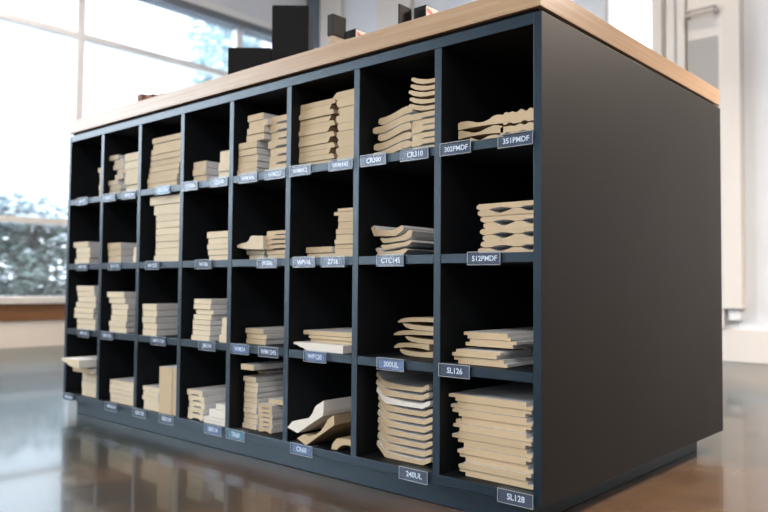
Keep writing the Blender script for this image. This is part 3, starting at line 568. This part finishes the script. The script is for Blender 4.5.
    {'row': 4, 'col': 3, 'side': 'left', 'prof': 'flat', 'look': 'cream flat board', 'ln': 0.3, 'mat': 'pale', 'b': [[0.4299, 0.5091, 0.1093, 0.1215, 0.006, 0], [0.4378, 0.5095, 0.0971, 0.1093, 0.006, 0], [0.4323, 0.5081, 0.0849, 0.0971, 0.006, 0], [0.4387, 0.5104, 0.0727, 0.0849, 0.006, 0], [0.4353, 0.509, 0.0605, 0.0727, 0.006, 0]], 'shape': 'stack'},
    {'row': 4, 'col': 3, 'side': 'upright', 'prof': 'flat', 'look': 'tall cream board standing on edge', 'ln': 0.3, 'mat': 'mdf', 'b': [[0.5145, 0.5706, 0.0605, 0.1782, 0.006, 0]], 'shape': 'single'},
    {'row': 4, 'col': 3, 'side': 'rightmost', 'prof': 'flat', 'look': 'thin cream board standing on edge', 'ln': 0.3, 'mat': 'mdf', 'b': [[0.5697, 0.5985, 0.0605, 0.1796, 0.008, 0]], 'shape': 'single'},
    {'row': 4, 'col': 4, 'side': 'left', 'prof': 'groove', 'look': 'cream flat board', 'ln': 0.3, 'mat': 'pale', 'b': [[0.626, 0.689, 0.117, 0.1312, 0.012, 0], [0.6316, 0.6963, 0.1029, 0.117, 0.012, 0], [0.6321, 0.6968, 0.0888, 0.1029, 0.012, 0], [0.6347, 0.6972, 0.0746, 0.0888, 0.012, 0], [0.633, 0.6956, 0.0605, 0.0746, 0.012, 0]], 'shape': 'stack'},
    {'row': 4, 'col': 4, 'side': 'right', 'prof': 'flat', 'look': 'white block', 'ln': 0.3, 'mat': 'white', 'b': [[0.7569, 0.7985, 0.0963, 0.1108, 0.006, 0]], 'shape': 'steps'},
    {'row': 4, 'col': 4, 'side': 'right', 'prof': 'flat', 'look': 'white board', 'ln': 0.3, 'mat': 'white', 'b': [[0.731, 0.7985, 0.0768, 0.0964, 0.006, 0]], 'shape': 'steps'},
    {'row': 4, 'col': 4, 'side': 'right', 'prof': 'flat', 'look': 'wide white board', 'ln': 0.3, 'mat': 'white', 'b': [[0.7073, 0.7985, 0.0686, 0.0767, 0.006, 0], [0.7076, 0.7985, 0.0605, 0.0686, 0.006, 0]], 'shape': 'steps'},
    {'row': 4, 'col': 5, 'side': 'top left', 'prof': 'flat', 'look': 'pale overhanging moulding', 'ln': 0.32, 'mat': 'mdf', 'b': [[0.8405, 0.8854, 0.1959, 0.2093, 0.012, 0]], 'shape': 'single'},
    {'row': 4, 'col': 5, 'side': 'left', 'prof': 'flat', 'look': 'grey set-back moulding', 'ln': 0.3, 'mat': 'mdf', 'b': [[0.8169, 0.8462, 0.1793, 0.1864, 0.08, 0], [0.8169, 0.8464, 0.1722, 0.1793, 0.08, 0]], 'shape': 'stack'},
    {'row': 4, 'col': 5, 'side': 'left', 'prof': 'flat', 'look': 'cream flat moulding', 'ln': 0.3, 'mat': 'pale', 'b': [[0.8252, 0.8712, 0.167, 0.1789, 0.03, 0], [0.8266, 0.8744, 0.1552, 0.167, 0.03, 0], [0.8294, 0.8757, 0.1434, 0.1552, 0.03, 0], [0.8279, 0.8742, 0.1315, 0.1434, 0.03, 0], [0.8264, 0.8734, 0.1197, 0.1315, 0.03, 0], [0.8278, 0.8737, 0.1078, 0.1197, 0.03, 0], [0.827, 0.8722, 0.096, 0.1078, 0.03, 0], [0.8261, 0.8743, 0.0842, 0.096, 0.03, 0], [0.8257, 0.8728, 0.0723, 0.0842, 0.03, 0], [0.8234, 0.873, 0.0605, 0.0723, 0.03, 0]], 'shape': 'stack'},
    {'row': 4, 'col': 5, 'side': 'top right', 'prof': 'flat', 'look': 'cream moulding offcut', 'ln': 0.3, 'mat': 'mdf', 'b': [[0.8989, 0.9985, 0.1226, 0.1336, 0.045, 0]], 'shape': 'single'},
    {'row': 4, 'col': 5, 'side': 'right', 'prof': 'groove', 'look': 'tan grooved block', 'ln': 0.3, 'mat': 'mdf', 'b': [[0.879, 0.9265, 0.1116, 0.1218, 0.028, 0], [0.881, 0.9278, 0.1014, 0.1116, 0.028, 0], [0.8802, 0.9287, 0.0912, 0.1014, 0.028, 0], [0.8822, 0.9272, 0.0809, 0.0912, 0.028, 0], [0.8817, 0.9291, 0.0707, 0.0809, 0.028, 0], [0.8844, 0.9294, 0.0605, 0.0707, 0.028, 0]], 'shape': 'stack'},
    {'row': 4, 'col': 6, 'side': 'upper', 'look': 'large white-faced crown moulding, outermost', 'ln': 0.3, 'mat': 'white', 'poly': [[1.0199, 0.0911], [1.0359, 0.1056], [1.0649, 0.1135], [1.0844, 0.1177], [1.0946, 0.1276], [1.1032, 0.1426], [1.109, 0.1473], [1.1133, 0.1497], [1.1176, 0.1518], [1.1285, 0.1584], [1.1274, 0.1359], [1.1253, 0.1273], [1.0517, 0.0837]], 'y': -0.004},
    {'row': 4, 'col': 6, 'side': 'middle', 'look': 'tan crown moulding tucked beneath the larger one', 'ln': 0.3, 'mat': 'mdf', 'poly': [[1.0458, 0.0793], [1.0655, 0.0901], [1.085, 0.0887], [1.1027, 0.0951], [1.1171, 0.104], [1.1298, 0.1195], [1.1368, 0.1302], [1.1536, 0.1395], [1.1548, 0.1206], [1.0734, 0.0689]], 'y': 0.0},
    {'row': 4, 'col': 6, 'side': 'lower', 'look': 'small arched tan moulding lying on the shelf', 'ln': 0.25, 'mat': 'mdf', 'poly': [[1.1353, 0.074], [1.1366, 0.0821], [1.1422, 0.0898], [1.1505, 0.0973], [1.1756, 0.0993], [1.1985, 0.0995], [1.1985, 0.0861], [1.1812, 0.0884], [1.1675, 0.0865], [1.1592, 0.0824], [1.1509, 0.0749]], 'y': 0.012},
    {'row': 4, 'col': 7, 'side': '', 'prof': 'dish', 'look': 'dished tan casing', 'ln': 0.34, 'mat': 'mdf', 'b': [[1.2308, 1.3622, 0.1915, 0.2061, 0.034, 0], [1.2321, 1.3637, 0.177, 0.1915, 0.034, 0], [1.2343, 1.367, 0.1624, 0.177, 0.034, 0], [1.2355, 1.3695, 0.1478, 0.1624, 0.034, 0], [1.2357, 1.37, 0.1333, 0.1478, 0.034, 0], [1.2359, 1.3701, 0.1187, 0.1333, 0.034, 0], [1.236, 1.3702, 0.1042, 0.1187, 0.034, 0], [1.2362, 1.3699, 0.0896, 0.1042, 0.034, 0], [1.2364, 1.37, 0.075, 0.0896, 0.034, 0], [1.2366, 1.3701, 0.0605, 0.075, 0.034, 0]], 'shape': 'stack', 'over': {'2': 'white'}},
    {'row': 4, 'col': 8, 'side': '', 'prof': 'ship', 'look': 'cream shiplap board', 'ln': 0.36, 'mat': 'mdf', 'b': [[1.4169, 1.5852, 0.187, 0.1997, 0.022, 0], [1.42, 1.5816, 0.1744, 0.187, 0.022, 0], [1.4255, 1.5852, 0.1617, 0.1744, 0.022, 0], [1.431, 1.5816, 0.1491, 0.1617, 0.022, 0], [1.4278, 1.5853, 0.1364, 0.1491, 0.022, 0], [1.4257, 1.5834, 0.1238, 0.1364, 0.022, 0], [1.4376, 1.5853, 0.1111, 0.1238, 0.022, 0], [1.4377, 1.5835, 0.0985, 0.1111, 0.022, 0], [1.4399, 1.5853, 0.0858, 0.0985, 0.022, 0], [1.44, 1.5835, 0.0731, 0.0858, 0.022, 0], [1.44, 1.5853, 0.0605, 0.0731, 0.022, 0]], 'shape': 'stack'},
]
LABELS = [
    (3, 1, 0.1008, 'MW211', 'card_grey'),
    (3, 2, 0.2583, 'MW212', 'card_grey'),
    (3, 2, 0.3631, 'MW214', 'card_grey'),
    (3, 3, 0.5279, 'MW350', 'card_teal'),
    (3, 4, 0.6496, 'CS104', 'card_grey'),
    (3, 4, 0.7676, 'CS110', 'card_grey'),
    (3, 5, 0.8757, 'WM366', 'card_grey'),
    (3, 5, 0.9689, 'WM327', 'card'),
    (3, 6, 1.0499, 'WM412', 'card'),
    (3, 6, 1.1691, 'WM445', 'card'),
    (3, 7, 1.2562, 'CR300', 'card'),
    (3, 7, 1.3576, 'CR310', 'card'),
    (3, 8, 1.4493, '302PMDF', 'card'),
    (3, 8, 1.5695, '351PMDF', 'card'),
    (2, 1, 0.1089, 'MW180', 'card_grey'),
    (2, 2, 0.2954, 'MW192', 'card_grey'),
    (2, 3, 0.488, 'MW205', 'card_grey'),
    (2, 4, 0.7118, 'W106', 'card_grey'),
    (2, 5, 0.9465, 'W206', 'card'),
    (2, 6, 1.065, 'WP116', 'card'),
    (2, 6, 1.1502, 'Z716', 'card'),
    (2, 7, 1.3013, 'CTC145', 'card'),
    (2, 8, 1.509, '512PMDF', 'card'),
    (1, 1, 0.1279, 'MW101', 'card'),
    (1, 2, 0.2628, 'MW105', 'card_grey'),
    (1, 3, 0.5231, 'MW1104', 'card'),
    (1, 4, 0.7316, 'JM104', 'card_grey'),
    (1, 5, 0.8567, 'WM24', 'card_blue'),
    (1, 5, 0.9557, 'WM1245', 'card'),
    (1, 6, 1.1014, 'WP120', 'card_blue'),
    (1, 7, 1.3039, '300UL', 'card_blue'),
    (1, 8, 1.4489, 'SL126', 'card'),
    (0, 1, 0.0419, 'MW600', 'card'),
    (0, 2, 0.2939, 'MW610', 'card'),
    (0, 3, 0.4399, 'BB3100', 'card_grey'),
    (0, 3, 0.5664, 'BB5100', 'card_grey'),
    (0, 4, 0.7609, 'BB514', 'card_blue'),
    (0, 5, 0.8454, 'TR60', 'card_teal'),
    (0, 6, 1.0645, 'CR60', 'card_blue'),
    (0, 7, 1.3603, '240UL', 'card'),
    (0, 8, 1.5704, 'SL128', 'card'),
]
for s in STACKS:
    (place_poly if 'poly' in s else place_stack)(s)

# ------------------------------------------------------------------ label holders clipped on the shelf edges
def text_mesh(body, size):
    cu = bpy.data.curves.new('lettering', 'FONT'); cu.body = body; cu.size = size
    cu.align_x = 'CENTER'; cu.align_y = 'CENTER'; cu.extrude = .0001; cu.offset = size * .016
    cu.resolution_u = 3
    ob = bpy.data.objects.new('tmp_text', cu); C.objects.link(ob)
    bpy.context.view_layer.update()
    me = bpy.data.meshes.new_from_object(ob.evaluated_get(bpy.context.evaluated_depsgraph_get()))
    bpy.data.objects.remove(ob); bpy.data.curves.remove(cu)
    me.name = 'lettering'
    if not me.materials: me.materials.append(M['ink'])
    else: me.materials[0] = M['ink']
    return me
def label_holder(k, c, x, body, cm, which):
    zs = shelf_z(k)
    lw, lh = .033, .0205
    lip = .011 if c >= 5 else .0045
    bm = bmesh.new()
    add_box(bm, -lw, lw, -.0050, -.0036, -lh, .0022, .0003)           # front sheet
    add_box(bm, -lw, lw, -.0036, lip, .0006, .0022, .0003)            # lip over the shelf
    add_box(bm, -lw, lw, -.0036, -.0006, -lh, -lh + .0012, .0002)     # bottom return
    o = link('label_holder', bm, M['acrylic'])
    o.location = (x, 0, zs); o.rotation_euler = (0, 0, 0)
    where = '%s row shelf edge, %s cubby from left' % (ROWS[k], COLS[c - 1])
    lab = 'clear label holder on the ' + where
    if which: lab = which + ' of two clear label holders, ' + where
    if body in READ: lab = 'clear label holder reading %s, %s' % (body, where)
    tag(o, lab, 'label holder', 'clear label holders on the shelf edges')
    bm = bmesh.new(); add_box(bm, -.0305, .0265 if c < 7 else .0305, -.0028, -.0022, -lh + .0022, -.0010)
    cd = link('card', bm, M[cm], o)
    bm = bmesh.new()                                                  # bright polished edge of the sheet
    e0, e1 = -.0056, -.0051
    add_box(bm, -lw, lw, e0, e1, .0010, .0022); add_box(bm, -lw, lw, e0, e1, -lh, -lh + .0010)
    add_box(bm, -lw, -lw + .0010, e0, e1, -lh + .0010, .0010); add_box(bm, lw - .0010, lw, e0, e1, -lh + .0010, .0010)
    link('polished_edge', bm, M['edge'], o)
    tm = text_mesh(body, .0135 if len(body) < 7 else .0125)
    lo = bpy.data.objects.new('lettering', tm); C.objects.link(lo); lo.parent = cd
    lo.rotation_euler = (PI / 2, 0, 0); lo.location = (-.002 if c < 7 else 0, -.0030, -lh / 2 + .0005)
READ = {'302PMDF', '351PMDF', '512PMDF', 'SL126', 'SL128', '240UL'}
cnt = {}
for k, c, *_ in LABELS: cnt[(k, c)] = cnt.get((k, c), 0) + 1
seen = {}
for k, c, x, body, cm in LABELS:
    seen[(k, c)] = seen.get((k, c), 0) + 1
    label_holder(k, c, x, body, cm, (('left', 'right')[seen[(k, c)] - 1] if cnt[(k, c)] > 1 else ''))

# ------------------------------------------------------------------ things standing on the worktop
ZT = GT + .0003
def counter_box(name, label, cat, x, y, rz, parts):
    t = empty(name, (x, y, ZT), rz); tag(t, label, cat)
    for nm, dims, m in parts:
        bm = bmesh.new(); add_box(bm, *dims, .0012); link(nm, bm, M[m], t)
    return t
# zt of the worktop is local z = 0 for every item
counter_box('display_riser', 'low wide black display box left of the tall black one on the worktop', 'display box', .625, .12, .7277,
            [('body', (0, .1125, 0, .12, 0, .126), 'black'), ('lid', (.0015, .111, .002, .118, .1265, .1285), 'black2')])
counter_box('display_riser', 'tall black display box on the worktop, highest item there', 'display box', .7095, .1955, .7277,
            [('body', (0, .096, 0, .12, 0, .239), 'black'), ('lid', (.0015, .0945, .002, .118, .2395, .2415), 'black2')])
counter_box('sample_block', 'black block on a weathered wood foot beside the white pilaster on the worktop', 'block', .984, .15, 0,
            [('wood_foot', (-.017, 0, 0, .042, 0, .0895), 'woodblk'), ('block', (-.018, .001, -.001, .043, .090, .1405), 'black2')])
for lab, x, y, h in (('left of two black boxes with red striped white ends on the worktop', 1.004, .205, .1155),
                     ('right of two black boxes with red striped white ends on the worktop', 1.219, .20, .118)):
    t = counter_box('sample_box', lab, 'box', x, y, 0, [('body', (-.034, 0, 0, .042, 0, h), 'black'), ('end_label', (.0003, .0012, .001, .041, .03, h - .002), 'paper')])
    bm = bmesh.new()
    for k in range(3):
        a = h - .006 - k * .017
        vs = [bm.verts.new(v) for v in ((.0016, .004, a), (.0016, .038, a - .012), (.0016, .038, a - .021), (.0016, .004, a - .009))]
        bm.faces.new(vs)
    lb = [c for c in t.children if c.name.startswith('end_label')][0]
    link('red_stripes', bm, M['red'], lb)
counter_box('standing_sample', 'thin black sample standing edge-on on the worktop before the second white pilaster', 'sample', 1.1865, .15, 0,
            [('slab', (-.004, 0, 0, .042, .006, .114), 'black2'), ('foot', (-.012, .008, .004, .038, 0, .0058), 'black')])
for lab, x, w_, h in (('leftmost of three small brown blocks at the left end of the worktop', .212, .026, .067),
                      ('middle one of three small brown blocks at the left end of the worktop', .262, .033, .057),
                      ('rightmost of three small brown blocks at the left end of the worktop', .322, .036, .050)):
    t = counter_box('small_block', lab, 'block', x, .10, 0, [('block', (0, w_, 0, .03, 0, h), 'brown')])
    t['group'] = 'brown blocks on the worktop'
# ------------------------------------------------------------------ light from outside
w = bpy.data.worlds.new('overcast_sky'); bpy.context.scene.world = w; w.use_nodes = True
bg = w.node_tree.nodes['Background']; bg.inputs[0].default_value = (.78, .89, 1, 1); bg.inputs[1].default_value = 2.3
SL = bpy.data.lights.new('hazy_sun', 'SUN'); SL.energy = 2.0; SL.angle = math.radians(36); SL.color = (.93, .97, 1)
so = bpy.data.objects.new('hazy_sun', SL); C.objects.link(so); so.location = (-6, -4, 4)
so.rotation_euler = Vector((.74, .62, -.24)).to_track_quat('-Z', 'Y').to_euler()
def portal(loc, rot, sx, sy):
    L = bpy.data.lights.new('sky_portal', 'AREA'); L.shape = 'RECTANGLE'; L.size = sx; L.size_y = sy
    L.cycles.is_portal = True
    o = bpy.data.objects.new('sky_portal', L); C.objects.link(o); o.location = loc; o.rotation_euler = rot
portal((XL - .13, (YF + YB) / 2, 1.32), (0, -PI / 2, 0), 2.1, YB - YF)
portal(((WX0 + WX1) / 2, YB + .12, (WZ0 + WZ1) / 2), (-PI / 2, 0, 0), WX1 - WX0, WZ1 - WZ0)
portal(((FX0 + FX1) / 2, YF - .12, (FZ0 + FZ1) / 2), (PI / 2, 0, 0), FX1 - FX0, FZ1 - FZ0)

# ------------------------------------------------------------------ camera
cd = bpy.data.cameras.new('camera'); cam = bpy.data.objects.new('camera', cd); C.objects.link(cam)
R = Vector((0.74684688, 0.66494474, 0.0082602)); U = Vector((0.01972395, -0.03456591, 0.99920777)); Fw = Vector((-0.66470347, 0.74609228, 0.03893078))
mw = Matrix((R, U, -Fw)).transposed().to_4x4(); mw.translation = Vector((2.21423, -1.04604, .38888))
cam.matrix_world = mw
cd.sensor_width = 36; cd.lens = 748.246 / 768 * 36; cd.clip_start = .05; cd.clip_end = 100
cd.dof.use_dof = True; cd.dof.focus_distance = 1.30; cd.dof.aperture_fstop = 4.0
bpy.context.scene.camera = cam
sc = bpy.context.scene
sc.view_settings.view_transform = 'Standard'; sc.view_settings.look = 'None'
sc.view_settings.exposure = .9; sc.view_settings.gamma = 1.0
